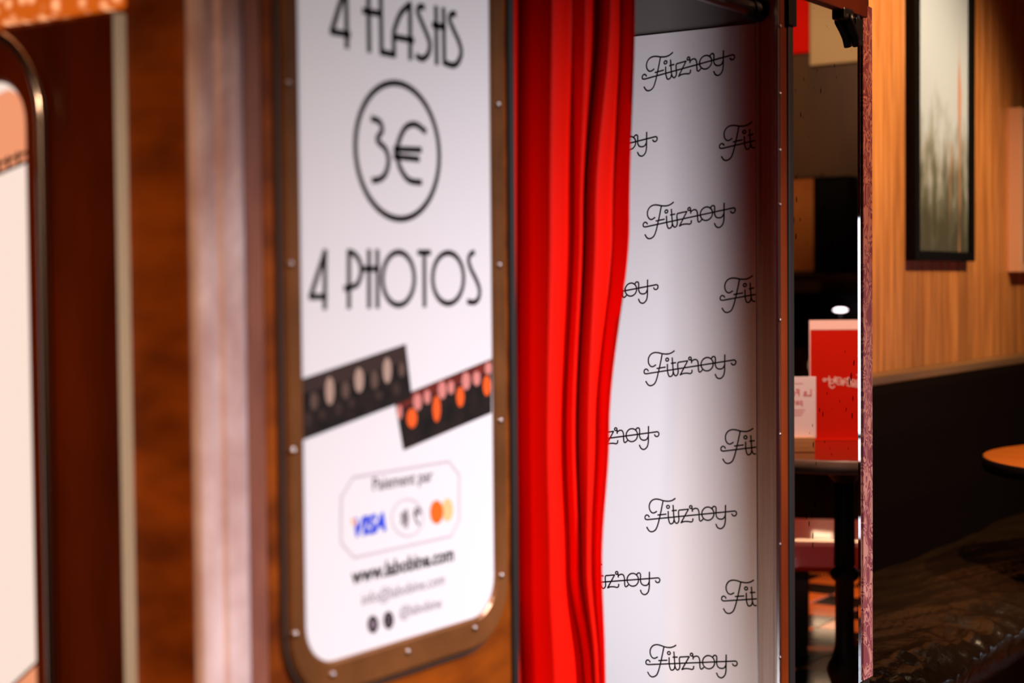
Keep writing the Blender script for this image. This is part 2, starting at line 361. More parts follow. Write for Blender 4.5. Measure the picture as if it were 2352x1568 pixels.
# ------------------------------------------------------------------ spot lamps on the ceiling
def spot(name, label, loc, target, power, col, size_deg, blend, radius=0.05, group=None):
    loc = Vector(loc); target = Vector(target); d = (target-loc).normalized()
    t = thing(name, label, 'spotlight', loc, group)
    MB().lathe(loc-d*.17, [(.0, 0), (.04, 0), (.045, .02), (.045, .14), (.042, .14), (.040, .10), (0, .10)], 20, d).build('lamp_housing', 'black_metal', t)
    MB().tube([loc-d*.10, Vector((loc.x, loc.y, 2.72))-Vector((d.x, d.y, 0))*.1], .008, 8).build('stem', 'black_metal', t)
    p = Vector((loc.x, loc.y, 2.72))-Vector((d.x, d.y, 0))*.1
    MB().lathe(p, [(.05, 0), (.05, .03)], 20).build('ceiling_plate', 'black_metal', t)
    ld = bpy.data.lights.new(name+'_light', 'SPOT'); ld.energy = power; ld.color = col; ld.spot_size = math.radians(size_deg); ld.spot_blend = blend
    ld.shadow_soft_size = radius
    lo = bpy.data.objects.new('light', ld); COL.objects.link(lo); lo.parent = t
    lo.rotation_euler = d.to_track_quat('-Z', 'Y').to_euler(); lo.location = d*.0
    return t
spot('ceiling_spot', 'black ceiling spotlight shining on the photo booth front', (2.5, -2.5, 2.5), (1.75, 0, .16), 690, (1.0, .93, .98), 52.5, 1.0, 0.06)
spot('ceiling_spot', 'black ceiling spotlight above the tall framed misty picture', (4.95, -.50, 2.58), (5.0, .78, 1.2), 160, (1.0, .70, .42), 98, 0.8, 0.05)
spot('ceiling_spot', 'black ceiling spotlight nearer the pink framed picture', (5.75, -.1, 2.50), (5.6, .78, 1.3), 16, (1.0, .66, .36), 70, 1.0, 0.05)
spot('ceiling_spot', 'black ceiling spotlight over the small round table with the red menu', (3.6, -.35, 2.50), (4.3, -.55, .8), 230, (1.0, .62, .46), 82, 0.8, 0.05)
spot('ceiling_spot', 'black ceiling spotlight over the checkered floor by the red bench', (6.6, -1.6, 2.55), (5.3, -1.2, 0), 380, (1.0, .60, .32), 60, 0.9, 0.05)
spot('ceiling_spot', 'black ceiling spotlight facing the red and cream panels of the far wall', (6.3, -2.0, 2.6), (XFAR, -2.3, 2.2), 45, (1.0, .72, .45), 70, 0.9, 0.05)  # lamp added to brighten the wall panels
spot('ceiling_spot', 'black ceiling spotlight facing the foxed mirror panel', (3.2, -1.2, 2.6), (2.65, 0, 1.55), 80, (1.0, .50, .28), 36, 1.0, 0.05)  # warm lamp added to light the tape at the booth's far end
spot('ceiling_spot', 'black ceiling spotlight facing the lit sign on the booth end', (-1.0, -1.05, 2.4), (1.1, .1, .25), 245, (1.0, .60, .34), 56, 1.0, 0.08)  # orange lamp added to lift the end trim and tint the backdrop edge

# ------------------------------------------------------------------ photo booth body
booth = thing('photo_booth', 'brown veneered photo booth with red curtain standing against the wall', 'photo booth', (UB, 0, 0))
XP2 = onY(600, 700).x; XP1 = onY(555, 700).x
HT = 2.12
MB().box(XP2, XPAN, .0, .03, 0.0, HT).build('front_panel', 'veneer', booth, bevel=.002)
MB().box(UB, UB+.003, .005, .74, 0.0, HT).build('end_panel', 'veneer', booth, bevel=.002)
pr = [(UB+.004, .004), (UB+.006, -.003), (UB+.014, -.006), (UB+.030, -.006), (UB+.034, -.010), (XP1-.012, -.011), (XP1-.003, -.008), (XP1, .0), (XP1, .03), (UB+.03, .03), (UB+.03, .028), (UB+.004, .028)]
MB().loops([[Vector((a, b, z)) for a, b in pr] for z in (0, .5, 1.0, 1.5, HT)], smooth=False).build('corner_post', 'rose_steel', booth)
MB().box(XP1, XP2, -.004, .03, 0, HT).build('post_cover_strip', 'rose_dark', booth, bevel=.002)
ZMQ = onX(140, 36, UB-.014).z
# proud veneered panel on the booth end, with a pale metal edge
YE = onX(300, 700, UB).y
MB().box(UB-.0100, UB, YE+.006, .74, 0.0, ZMQ-.004).build('end_door', 'veneer_dark', booth, bevel=.0015)
MB().loops([[Vector((a, b, z)) for a, b in ((UB, YE), (UB-.0100, YE+.004), (UB-.0104, YE+.006), (UB, YE+.006))] for z in (0, ZMQ-.004)], smooth=False).build('door_edge_trim', 'alu', booth)
MB().box(UB-.014, UB, onX(268, 20, UB-.014).y, .74, ZMQ, 1.80).build('marquee_light', 'marquee', booth, bevel=.004)
MB().box(UB-.020, UB, YE-.004, .74, 1.80, HT).build('top_panel', 'veneer_dark', booth)
# opening: dark edge of cabinet, interior partition, rear wall, roof, end wall
MB().box(XPAN, XPAN+.012, -.003, .03, 0, HT).build('opening_edge', 'gasket', booth)
MB().box(XPAN-.03, XPAN, .03, .74, 0, HT).build('partition', 'booth_dark', booth)
MB().box(UB+.03, XEND-.01, .74, .77, 0, HT).build('rear_panel', 'booth_dark', booth)
MB().box(UB, XEND, .0, .77, HT, HT+.03).build('roof', 'booth_dark', booth)
MB().box(XPAN+.012, XJ, .0, .03, 1.76, HT).build('opening_header', 'veneer', booth)
MB().box(XBK+.006, XEND-.01, .034, .74, 0, HT).build('end_wall', 'booth_grey', booth)
MB().box(XJ+.011, XEND, .0, .034, 0, HT).build('end_stile', 'booth_dark', booth)
# jamb of the opening
jam = MB(); jp = [(XJ, -.004), (XJ+.010, -.004), (XJ+.010, .036), (XJ+.004, .036), (XJ+.003, .031), (XJ+.005, .027), (XJ+.004, .010), (XJ+.002, .006), (XJ, .004)]
jam.loops([[Vector((a, b, z)) for a, b in jp] for z in (0, 1.76)], smooth=False).build('door_jamb', 'jamb', booth)
MB().box(XJ-.003, XJ+.002, -.006, .001, 0, 1.76).build('jamb_edge', 'chrome', booth, bevel=.0012)
MB().box(XBK-.0015, XBK, .0375, .041, .30, 1.72).build('backdrop_edge_trim', 'chrome', booth)
XS1 = onY(1800, 700).x; XS2 = onY(1812.5, 700).x
cs = MB().box(XJ+.002, XS1, -.007, .0, 0, 1.76).build('copper_strip', 'copper_strip', booth, bevel=.0015)
for py in (60, 215, 345, 470, 735, 997, 1250, 1510):
    q = onY(1792, py, -.007); MB().lathe(q+Vector((0, .001, 0)), [(.0032, 0), (.0028, .0018), (.0012, .0026), (0, .0028)], 12, Vector((0, -1, 0))).build('rivet', 'screw', cs)
MB().box(XS1, XS2, -.010, .0, 0, onY(1806, 56).z).build('rubber_strip', 'gasket', booth, bevel=.003)
MB().box(XS1-.006, XS2+.004, -.014, .0, onY(1806, 56).z-.004, 1.80).build('strip_bracket', 'black_metal', booth, bevel=.002)
# curtain rod in the top of the opening
ROD_Y = .03
rz = onY(1738, 24, ROD_Y).z
rod = thing('curtain_rod', 'dark metal curtain rod across the top of the booth opening', 'curtain rod', (XJ, ROD_Y, rz))
MB().tube([(XPAN+.002, ROD_Y, rz), (XJ-.001, ROD_Y, rz)], .0115, 16).build('pole', 'chrome', rod)
MB().lathe((XJ-.0005, ROD_Y, rz), [(.019, 0), (.019, .006), (.016, .009), (.0145, .03), (.0115, .032)], 20, Vector((-1, 0, 0))).build('end_socket', 'black_metal', rod)

# ------------------------------------------------------------------ printed backdrop inside the booth
DROP = Vector((XBK, .04, .3))
back = thing('backdrop', 'white backdrop sheet printed with black script logos inside the booth', 'backdrop', DROP)
ZT = onX(1457, 84, XBK).z
MB().box(XBK, XBK+.005, .041, .738, .30, ZT).build('backdrop_sheet', 'backdrop', back)
LOGO = [
 [(580,180),(545,202),(500,213),(440,207),(395,193),(345,187),(300,205),(272,250),(272,305),(295,345),(325,353),(358,335)],
 [(435,210),(415,310),(392,415),(370,500),(345,555),(305,578),(268,568),(240,525)],
 [(372,378),(472,368)],
 [(268,402),(258,385),(238,378),(220,395),(222,425),(246,434)],
 [(246,434),(1275,332)],
 [(1275,332),(1300,331),(1316,347),(1315,370),(1300,387),(1275,385),(1262,365)],
 [(497,335),(500,420),(515,475),(535,483),(558,468),(567,430)],
 [(555,262),(562,360),(568,430),(580,465),(600,478),(620,460),(626,425),(621,350),(628,322),(655,317)],
 [(655,317),(740,308)], [(740,308),(652,470)],
 [(652,470),(690,456),(740,456),(770,462),(790,450),(793,422)],
 [(543,327),(597,322)],
 [(783,288),(787,335)],
 [(788,315),(820,298),(850,305),(865,340),(868,400),(873,440),(890,450),(914,430)],
 [(1018,305),(1040,277),(1065,280),(1072,310),(1070,365),(1085,410),(1120,428),(1160,420),(1183,380)],
 [(1185,262),(1183,380),(1182,450),(1170,505),(1140,538),(1110,540),(1085,522),(1070,488)]]
LOOPS = [((495,280),17,18),((768,282),15,17),((973,362),73,80)]
def lg(zx, zy):
    p = onX(1440+zx/5.228, 1110+zy/5.228, XBK); return p
O0 = lg(973, 362)
def logo_pts():
    S = []
    for s in LOGO:
        if len(s) == 2: s = [(s[0][0]+(s[1][0]-s[0][0])*i/60, s[0][1]+(s[1][1]-s[0][1])*i/60) for i in range(61)] if abs(s[1][0]-s[0][0]) > 300 else s
        q = [(lg(*p)-O0) for p in s]; S.append((smooth_line([Vector((-v.y, v.z, 0)) for v in q], 5), False))
    for (cx, cy), rx, ry in LOOPS:
        q = [(lg(cx+rx*math.cos(t), cy+ry*math.sin(t))-O0) for t in [2*math.pi*i/24 for i in range(24)]]
        S.append(([Vector((-v.y, v.z, 0)) for v in q], True))
    return S
LP = logo_pts()                              # strokes in (reading direction, up), metres, about the letter o
def logo_mesh(mb, org, u, v, nrm, w, k=1.0):
    for P, cl in LP: ribbon(mb, [org + u*(p.x*k) + v*(p.y*k) for p in P], w, nrm, cl)
a1 = onX(1623, 143, XBK); a4 = O0; al = onX(1452, 665, XBK); al2 = onX(1454.3, 1326, XBK)
dz = (a1.z-a4.z)/3.0
i2 = onX(1532.2, 488.3, XBK); i3 = onX(1712.6, 659, XBK); dy = i3.y-i2.y; dzr = i3.z-i2.z
src = None
for c in range(-1, 4):
    for r in range(0, 9):
        # columns alternate by half a step; keep only prints that lie on the sheet
        org = Vector((XBK-.0006, O0.y + c*abs(dy), a1.z - r*dz + (0 if c % 2 == 0 else dz*.5)))
        if org.z > ZT-.05 or org.z < .36 or org.y > .70 or org.y < -.15: continue
        mb = MB(); logo_mesh(mb, org, Vector((0, -1, 0)), ZX, Vector((-1, 0, 0)), .0025)
        # trim what would run past the sheet's edges
        keep = [(f, s_) for f, s_ in zip(mb.f, mb.sm) if all(.0415 < mb.v[i].y < .737 for i in f)]
        if not keep: continue
        mb.f = [f for f, _ in keep]; mb.sm = [s_ for _, s_ in keep]
        mb.build('script_logo', 'ink', back, recalc=False)

# interior booth lamp: honeycombed flash panel on the machine side
MB().box(XPAN, XPAN+.012, .145, .225, .28, 1.32).build('flash_window', 'booth_grey', booth, bevel=.003)
ld = bpy.data.lights.new('booth_flash', 'AREA'); ld.shape = 'RECTANGLE'; ld.size = .06; ld.size_y = 1.0; ld.energy = 8.0; ld.color = (1.0, .96, 1.0)
lo = bpy.data.objects.new('booth_flash_light', ld); COL.objects.link(lo); lo.parent = booth
lo.location = Vector((XPAN+.016, .185, .80))-booth.location
lo.rotation_euler = Vector((1, .0, 0)).to_track_quat('-Z', 'Y').to_euler()

# ------------------------------------------------------------------ curtain
ys = [-60, 0, 250, 500, 750, 1000, 1150, 1300, 1430, 1568, 1700, 1900]
FOLD = [  # pixel columns of ridges and valleys at y = 0,500,1000,1300,1568 and how deep each lies
 ((1150, 1156, 1162, 1166, 1160), .075), ((1178, 1178, 1177, 1180, 1184), .026), ((1196, 1190, 1184, 1190, 1203), .050),
 ((1266, 1262, 1256, 1262, 1272), .000), ((1314, 1318, 1299, 1308, 1342), .034), ((1345, 1331, 1313, 1324, 1353), .016),
 ((1374, 1343, 1326, 1334, 1360), .036), ((1398, 1364, 1348, 1346, 1367), .004), ((1432, 1408, 1378, 1366, 1377), .034), ((1457, 1445, 1398, 1381, 1388), .010)]
def interp(xs, vs, t):
    if t <= xs[0]: return vs[0] + (vs[1]-vs[0])*(t-xs[0])/(xs[1]-xs[0])*.2
    for i in range(len(xs)-1):
        if t <= xs[i+1] or i == len(xs)-2:
            u = (t-xs[i])/(xs[i+1]-xs[i]); u = min(u, 1.2); s = u*u*(3-2*u) if u <= 1 else u
            return vs[i] + (vs[i+1]-vs[i])*s
rows = []
for iy in range(64):
    py = -205 + iy*(2135/63); row = []
    cps = [(interp([0, 500, 1000, 1300, 1568], f[0], py), f[1]) for f in FOLD]
    zrow = onY(1300, py, .03).z
    cx = [(onY(px, py, d).x, d) for px, d in cps]
    for i in range(len(cx)-1):
        for k in range(9):
            t = k/9; s = (1-math.cos(math.pi*t))/2
            row.append(Vector((cx[i][0]+(cx[i+1][0]-cx[i][0])*t, cx[i][1]+(cx[i+1][1]-cx[i][1])*s, zrow)))
    row.append(Vector((cx[-1][0], cx[-1][1], zrow)))
    ex = cx[-1][0]                       # unseen folds behind the leading edge, added to shade the backdrop's near side
    for ox, oy in ((.003, .010), (.001, .03), (-.008, .06), (-.004, .09), (-.012, .12), (-.006, .158), (-.03, .162), (-.06, .12), (-.10, .13), (-.14, .10)):
        row.append(Vector((ex+ox, cx[-1][1]+oy, zrow)))
    rows.append(row)
mb = MB(); mb.loops(rows, closed=False)
cur = thing('curtain', 'bright red pleated fabric curtain drawn to one side of the booth opening', 'curtain', (1.75, .03, rows[-1][0].z))
co = mb.build('curtain_fabric', 'curtain', cur, recalc=False)
sol = co.modifiers.new('thickness', 'SOLIDIFY'); sol.thickness = .0015; sol.offset = 0

# ------------------------------------------------------------------ front sign
SX0 = onY(689, 700, -.006).x; SX1 = onY(1129, 700, -.006).x; SZ0 = onY(850, 1486).z; SZ1 = 1.92
SY = -.006
def PS(x, y, lift=.0004): p = onY(x, y, SY-lift); return p
sign = thing('price_sign', 'white illuminated photo booth sign with prices in rounded bronze frame', 'sign', ((SX0+SX1)/2, SY, SZ0))
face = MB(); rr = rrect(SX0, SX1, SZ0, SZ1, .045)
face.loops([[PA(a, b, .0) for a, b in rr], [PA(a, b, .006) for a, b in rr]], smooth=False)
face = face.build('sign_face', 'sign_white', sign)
FX0 = onY(660, 700, -.010).x; FX1 = onY(1163, 700, -.010).x
fo = rrect(FX0, FX1, SZ0-.036, SZ1+.036, .072); fi = rrect(SX0, SX1, SZ0, SZ1, .045)
mb = MB(); ring(mb, fo, fi, PA, 0, .010, .002); frame = mb.build('sign_frame', 'bronze', sign)
go = rrect(FX0-.006, FX1+.002, SZ0-.042, SZ1+.042, .08); mb = MB(); ring(mb, go, fo, PA, 0, .005, .002); mb.build('frame_gasket', 'groove', sign)
for px, py in ((666, 605), (671, 1033), (676, 1455), (662, 190), (1143, 240), (1145, 608), (1148, 965), (1150, 1321), (762, 1548), (935, 1496), (1089, 1442)):
    q = onY(px, py, -.010); MB().lathe(q+Vector((0, .001, 0)), [(.0040, 0), (.0038, .002), (.0030, .0034), (.0016, .0042), (0, .0045)], 14, Vector((0, -1, 0))).build('screw', 'screw', frame)
NA = Vector((0, -1, 0))
def strokes(name, S, scale, ox, oy, w, m='ink', parent=None, n=5):
    mb = MB()
    for s in S:
        if s[0] == 'o':
            _, cx, cy, rx, ry = s; P = [PS(ox+(cx+rx*math.cos(t))/scale, oy+(cy+ry*math.sin(t))/scale) for t in [2*math.pi*i/40 for i in range(40)]]
            ribbon(mb, P, w, NA, True)
        else:
            P = [PS(ox+a/scale, oy+b/scale) for a, b in s]; ribbon(mb, smooth_line(P, n) if len(P) > 2 else P, w, NA)
    return mb.build(name, m, parent or face, recalc=False)
strokes('word_flashs', [[(560,-190),(385,388)],[(385,388),(600,425)],[(560,-190),(572,572)],
  [(832,-150),(845,622)],[(775,132),(955,165)],[(832,-150),(930,-130)],
  [(985,-120),(997,640)],[(997,640),(1152,672)],
  [(1152,672),(1146,430),(1168,320),(1235,160),(1345,50)],[(1345,50),(1350,715)],[(1146,450),(1385,495)],
  [(1515,88),(1465,80),(1440,135),(1470,225),(1540,390),(1588,530),(1570,660),(1500,722),(1430,688)],
  [(1665,92),(1675,775)],[(1757,112),(1768,772)],[(1628,305),(1775,335)],
  [(1900,172),(1855,172),(1832,235),(1872,345),(1950,520),(1975,650),(1935,765),(1872,802),(1768,768)]], 5.345, 690, 0, .0074)
strokes('word_photos', [[(305,90),(125,650)],[(125,650),(315,645)],[(305,90),(300,785)],
  [(597,90),(597,775)],[(600,98),(660,120),(722,200),(750,310),(730,430),(680,510),(548,545)],
  [(843,85),(845,770)],[(945,85),(948,770)],[(762,305),(960,305)],('o',1205,425,195,325),
  [(1452,105),(1590,105)],[(1522,105),(1525,755)],('o',1815,420,190,312),
  [(2130,105),(2088,128),(2066,200),(2096,310),(2160,440),(2200,560),(2190,660),(2140,715),(2060,708)]], 5.345, 690, 560, .0066)
cp = PS(916, 347); ct = PS(908, 191); cb = PS(923, 504)
mb = MB(); ribbon(mb, ellipse(cp, (ct.z-cb.z)/2, (ct.z-cb.z)/2, Vector((1, 0, 0)), ZX, 48), .0072, NA, True); mb.build('price_circle', 'ink', face, recalc=False)
strokes('price_3_euro', [[(432,548),(466,562),(478,602),(456,645),(494,688),(508,742),(494,802),(465,828),(436,832)],
  [(677,606),(632,574),(587,588),(556,650),(548,702),(560,770),(600,830),(657,842)],[(536,688),(656,692)],[(536,722),(646,734)]], 2.0107, 640, 0, .0072)
def quad(name, P, m, lift, parent=None):
    return MB().poly([PS(690+a/5.113, 780+b/5.113, lift) for a, b in P]).build(name, m, parent or face, recalc=False)
s2 = quad('photo_strip', [(1105, 690), (2246, 222), (2246, 858), (1210, 1300)], 'film', .0003)
quad('strip_glow', [(1115, 700), (2246, 232), (2246, 360), (1325, 740), (1130, 860)], 'film_red', .0004, s2)  # flat colour band printed along the strip
s1 = quad('photo_strip', [(22, 457), (1238, 48), (1312, 690), (22, 1183)], 'film', .0006)
quad('strip_glow', [(22, 470), (1238, 62), (1262, 250), (22, 640)], 'film_dim', .0007, s1)  # flat brownish band printed along the strip
def blobs(name, E, m, lift, par):
    for cx, cy, rx, ry in E:
        c = (cx, cy); n = 16
        MB().poly([PS(690+(cx+rx*math.cos(2*math.pi*i/n))/5.113, 780+(cy+ry*math.sin(2*math.pi*i/n))/5.113, lift) for i in range(n)]).build(name, m, par, recalc=False)
blobs('figure', [(345,600,52,165),(690,475,55,145),(1020,360,50,150)], 'film_tan', .0009, s1)
blobs('figure', [(160,720,45,105),(530,590,45,105),(870,470,45,110),(1190,350,38,85)], 'film_grey', .0009, s1)
blobs('figure', [(90,940,40,90),(255,880,38,60),(445,810,40,75),(600,740,38,60),(920,650,50,55),(1125,580,45,75)], 'film_dim', .0009, s1)
blobs('figure', [(1375,730,50,100),(1490,670,38,85),(1665,590,50,105),(1770,560,38,80),(1945,485,50,105),(2070,455,45,85),(2205,335,38,75),(1165,850,30,85)], 'film_pink', .0005, s2)
blobs('figure', [(1310,920,60,115),(1600,810,45,155),(1878,670,45,120),(2190,540,45,120)], 'film_orange', .0006, s2)
def P6(a, b): return (760+a/6.271, 1040+b/6.271)
oc = [(320,350),(1700,120),(1850,310),(1850,960),(1735,1195),(335,1505),(150,1290),(150,640)]
mb = MB(); ribbon(mb, [PS(*P6(*p)) for p in oc], .0032, NA, True); mb.build('payment_outline', 'lilac', face, recalc=False)
mb = MB(); lettering(mb, 'Paiement par', PS(*P6(605, 545)), PS(*P6(1470, 400)), ZX, 1.0, .01); mb.build('payment_words', 'ink_soft', face, recalc=False)
mb = MB(); lettering(mb, 'VISA', PS(*P6(330, 1205)), PS(*P6(800, 1105)), ZX, .95, .05, .25); mb.build('card_logo', 'blue', face, recalc=False)
mb = MB(); mb.poly([PS(*P6(*p), .0007) for p in ((280, 950), (345, 945), (365, 1030), (335, 1050))]); mb.build('card_logo_flick', 'peach', face, recalc=False)
def disc(name, cx, cy, rx, ry, m, lift, f=P6, sc=None):
    return MB().poly([PS(*f(cx+rx*math.cos(2*math.pi*i/24), cy+ry*math.sin(2*math.pi*i/24)), lift) for i in range(24)]).build(name, m, face, recalc=False)
disc('card_circle', 1680, 818, 82, 165, 'peach', .0004); disc('card_circle', 1525, 850, 95, 170, 'orange', .0006)
mb = MB(); ribbon(mb, [PS(*P6(1105+225*math.cos(t), 930+265*math.sin(t))) for t in [2*math.pi*i/32 for i in range(32)]], .0024, NA, True); mb.build('contactless_ring', 'lilac', face, recalc=False)
mb = MB()
for r0, h in ((1015, 60), (1050, 95), (1085, 130)):
    ribbon(mb, smooth_line([PS(*P6(r0, 945-h)), PS(*P6(r0+24, 945)), PS(*P6(r0, 945+h))], 5), .0030, NA)
for s in ([(1200, 900), (1215, 810), (1265, 800), (1290, 860)], [(1215, 900), (1240, 850), (1265, 890)], [(1210, 930), (1235, 980), (1270, 1035)]):
    ribbon(mb, smooth_line([PS(*P6(*p)) for p in s], 4), .0026, NA)
mb.build('contactless_mark', 'ink_soft', face, recalc=False)
def P7(a, b): return (760+a/6.818, 1250+b/6.818)
mb = MB(); lettering(mb, 'www.labobine.com', PS(*P7(325, 622)), PS(*P7(1925, 245)), ZX, 1.0, .03); mb.build('web_address', 'ink', face, recalc=False)
mb = MB(); lettering(mb, 'info@labobine.com', PS(*P7(490, 955)), PS(*P7(1780, 622)), ZX, 1.0, .0); mb.build('mail_address', 'ink_pale', face, recalc=False)
mb = MB(); lettering(mb, '@labobine', PS(*P7(1080, 1150)), PS(*P7(1735, 985)), ZX, 1.0, .0); mb.build('handle_words', 'ink_pale', face, recalc=False)
disc('round_icon', 660, 1250, 85, 140, 'ink', .0004, P7); disc('round_icon', 905, 1185, 82, 142, 'ink', .0004, P7)
disc('icon_glyph', 660, 1250, 38, 75, 'ink_pale', .0007, P7)
mb = MB(); ribbon(mb, [PS(*P7(905+40*math.cos(t), 1185+72*math.sin(t)), .0007) for t in [2*math.pi*i/20 for i in range(20)]], .0016, NA, True); mb.build('icon_glyph', 'ink_pale', face, recalc=False)

# ------------------------------------------------------------------ lit picture sign on the booth end
LX = UB-.0100
def PL(a, b, c=0.0): return Vector((LX-c, a, b))
def PE(x, y, lift=.0): return onX(x, y, LX-.004-lift)
ly0 = PE(78, 900).y; lbox = thing('sample_sign', 'cream glowing light box sign with dark rounded frame on the booth end', 'sign', (LX, .5, .6))
li = rrect(ly0, .68, .60, PE(30, 185).z, .045); lo_ = rrect(PE(112, 700).y, .725, .555, PE(30, 185).z+.052, .095)
mb = MB(); mb.loops([[PL(a, b, .0) for a, b in li], [PL(a, b, .004) for a, b in li]], smooth=False); lface = mb.build('light_panel', 'lightbox_warm', lbox)
mb = MB(); ring(mb, lo_, li, PL, 0, .010, .003); mb.build('sign_frame', 'veneer_dark', lbox)
mb = MB(); mb.tube([PL(a, b, .009) for a, b in lo_]+[PL(*lo_[0], .009)], .0055, 8); mb.build('frame_bead', 'chrome', lbox)
M['warm_film'] = glow('warm_film', (1.0, .36, .18), .9); M['film_line'] = mat('film_line', (.03, .008, .004), .5)
zt = PE(30, 185).z
strip = MB(); strip.poly([PE(-600, 482, .0005), PE(-600, 654, .0005), PE(76, 362, .0005), PE(76, 262, .0005), PE(58, 224, .0005), PE(20, 205, .0005)]); strip.build('printed_photo', 'warm_film', lface, recalc=False)
mb = MB()
for a, b in (((-600, 656), (76, 364)), ((-600, 632), (70, 345))): ribbon(mb, [PE(*a, .001), PE(*b, .001)], .0035, Vector((-1, 0, 0)))
for i in range(30):
    t = i/29; ax = -590+t*655; ay = 651-t*284; ribbon(mb, [PE(ax, ay, .001), PE(ax-2, ay-26, .001)], .004, Vector((-1, 0, 0)))
mb.build('strip_perforation', 'film_line', lface, recalc=False)
mb = MB(); mb.poly([PE(84, 1524, .0005), PE(84, 1750, .0005), PE(-160, 1755, .0005)]); mb.build('printed_photo', 'warm_film', lface, recalc=False)
mb = MB(); ribbon(mb, [PE(86, 1520, .001), PE(-160, 1752, .001)], .003, Vector((-1, 0, 0))); mb.build('strip_edge', 'film_line', lface, recalc=False)

# ------------------------------------------------------------------ mirror beside the opening
XM0 = XS2; XM1 = onY(1963, 700).x; XM2 = onY(1975, 700).x; XT = XEND
ZM0 = onY(1975, 1563).z; ZM1 = onY(1970, 42).z
mir = thing('wall_mirror', 'tall foxed mirror panel beside the booth opening with patterned edge tape', 'mirror', ((XM0+XT)/2, 0, ZM0))
MB().box(XM0, XM1, -.006, -.001, ZM0, ZM1).build('mirror_glass', 'mirror', mir)
mb = MB(); mb.loops([[Vector((XM1, -.006, z)), Vector((XM2, -.004, z)), Vector((XM2, -.001, z)), Vector((XM1, -.001, z))] for z in (ZM0, ZM1)], smooth=False); mb.build('bevelled_edge', 'bevel' if 'bevel' in M else 'chrome', mir)
MB().box(XM2, XT, -.007, .045, ZM0, onY(1984, 14).z).build('patterned_tape', 'paisley', mir, bevel=.0015)
MB().box(XM0-.002, XM2, -.016, -.0, ZM1, onY(1950, 0).z+.05).build('top_rail', 'copper_strip', mir, bevel=.002)
ltc = thing('lever_latch', 'black curved lever latch on the upper corner of the mirror', 'latch', onY(1952, 35, -.008))
def q(px, py, y): return onY(px, py, y)
c0 = q(1948, 32, -.016)
MB().box(c0.x-.022, c0.x+.024, -.018, -.006, q(1948, 47, -.016).z, q(1948, 18, -.016).z).build('latch_block', 'black_plastic', ltc, bevel=.004)
MB().tube([q(1949, 32, -.015), q(1950, 48, -.015), q(1956, 64, -.014), q(1964, 84, -.014), q(1968, 105, -.014)], [.008, .0085, .0085, .008, .0075], 12).build('lever', 'black_plastic', ltc)
a = q(1962, 40, -.008); b2 = q(1977, 105, -.008)
MB().box(a.x, b2.x, -.012, -.006, b2.z, a.z).build('latch_plate', 'black_plastic', ltc, bevel=.002)

# ------------------------------------------------------------------ pictures on the planked wall
def picture(name, label, cat, px0, px1, py_bot, top, depth, bez, fm, am):
    y1 = WALLY-.014; x0 = onY(px0, py_bot, y1).x; x1 = onY(px1, py_bot, y1-depth).x; z0 = onY(px0, py_bot, y1-depth).z
    t = thing(name, label, cat, ((x0+x1)/2, y1, (z0+top)/2))
    for nm, bx in (('frame_side', (x0, x0+bez, z0, top)), ('frame_side', (x1-bez, x1, z0, top)), ('frame_rail', (x0+bez, x1-bez, z0, z0+bez*.7)), ('frame_rail', (x0+bez, x1-bez, top-bez*.7, top))):
        MB().box(bx[0], bx[1], y1-depth, y1, bx[2], bx[3]).build(nm, fm, t, bevel=.002)
    MB().box(x0+bez, x1-bez, y1-depth+.012, y1-.003, z0+bez*.7, top-bez*.7).build('print', am, t)
    return t
picture('framed_picture', 'tall black framed misty landscape picture on the planked wall', 'picture', 2079, 2240, 597, 2.28, .035, .045, 'frame_black', 'misty')
picture('framed_picture', 'pink framed dark picture at the far right of the planked wall', 'picture', 2314, 2420, 624, onY(2330, 247, WALLY-.04).z, .05, .045, 'frame_pink', 'frame_black')

# ------------------------------------------------------------------ leather banquette
YB = WALLY-.02; ZC = onY(1996, 866, YB-.07).z; BX0 = XEND+.02; BX1 = XFAR-.05
ban = thing('banquette', 'dark wrinkled leather banquette along the planked wall', 'bench', ((BX0+BX1)/2, .4, 0))
MB().box(BX0, BX1, YB-.085, YB, ZC-.028, ZC+.002).build('top_cap', 'wood_cap', ban, bevel=.006)
mb = MB(); bp = [(YB-.02, .36), (YB-.17, .36), (YB-.165, .6), (YB-.13, .80), (YB-.10, ZC-.05), (YB-.085, ZC-.028), (YB-.02, ZC-.028)]
mb.loops([[Vector((x, a, b)) for a, b in bp] for x in (BX0, BX0+1.3, BX0+2.6, BX1)], smooth=False); mb.build('backrest', 'leather_back', ban, bevel=.01)
SF = .045; SB = YB-.16; SZ = .42; nx = 190; ny = 40
from mathutils import noise
def seat_z(x, y):
    t = (y-SF)/(SB-SF); e = min(1, max(0, t)/.10)
    n = noise.noise(Vector((x*2.3+y*3.0, y*3.2-x*.6, 1.7)))
    n2 = noise.noise(Vector((x*3.0-y*2, y*26+x*7+n*3, 3.1))); n3 = noise.noise(Vector((x*34+n*4, y*5+x*6, 5.5)))
    front = math.exp(-((t-.12)/.16)**2)
    return SZ + .020*n + .010*n2*(1-.4*front) + .026*n3*front - .022*(1-e)**2 + .02*math.sin(min(1, max(0, t))*math.pi)
rows = []
for j in range(ny+1):
    y = SF + (SB-SF)*(j/ny)**1.15
    rows.append([Vector((BX0 + (4.6)*i/nx, y, seat_z(BX0+4.6*i/nx, y))) for i in range(nx+1)])
rows.insert(0, [Vector((p.x, SF+.015, .33)) for p in rows[0]])
mb = MB(); mb.loops(rows, closed=False); mb.build('seat_cushion', 'leather', ban, recalc=True)
MB().box(BX0, BX0+4.6, SF+.06, YB-.02, 0.0, .335).build('seat_base', 'black_metal', ban)

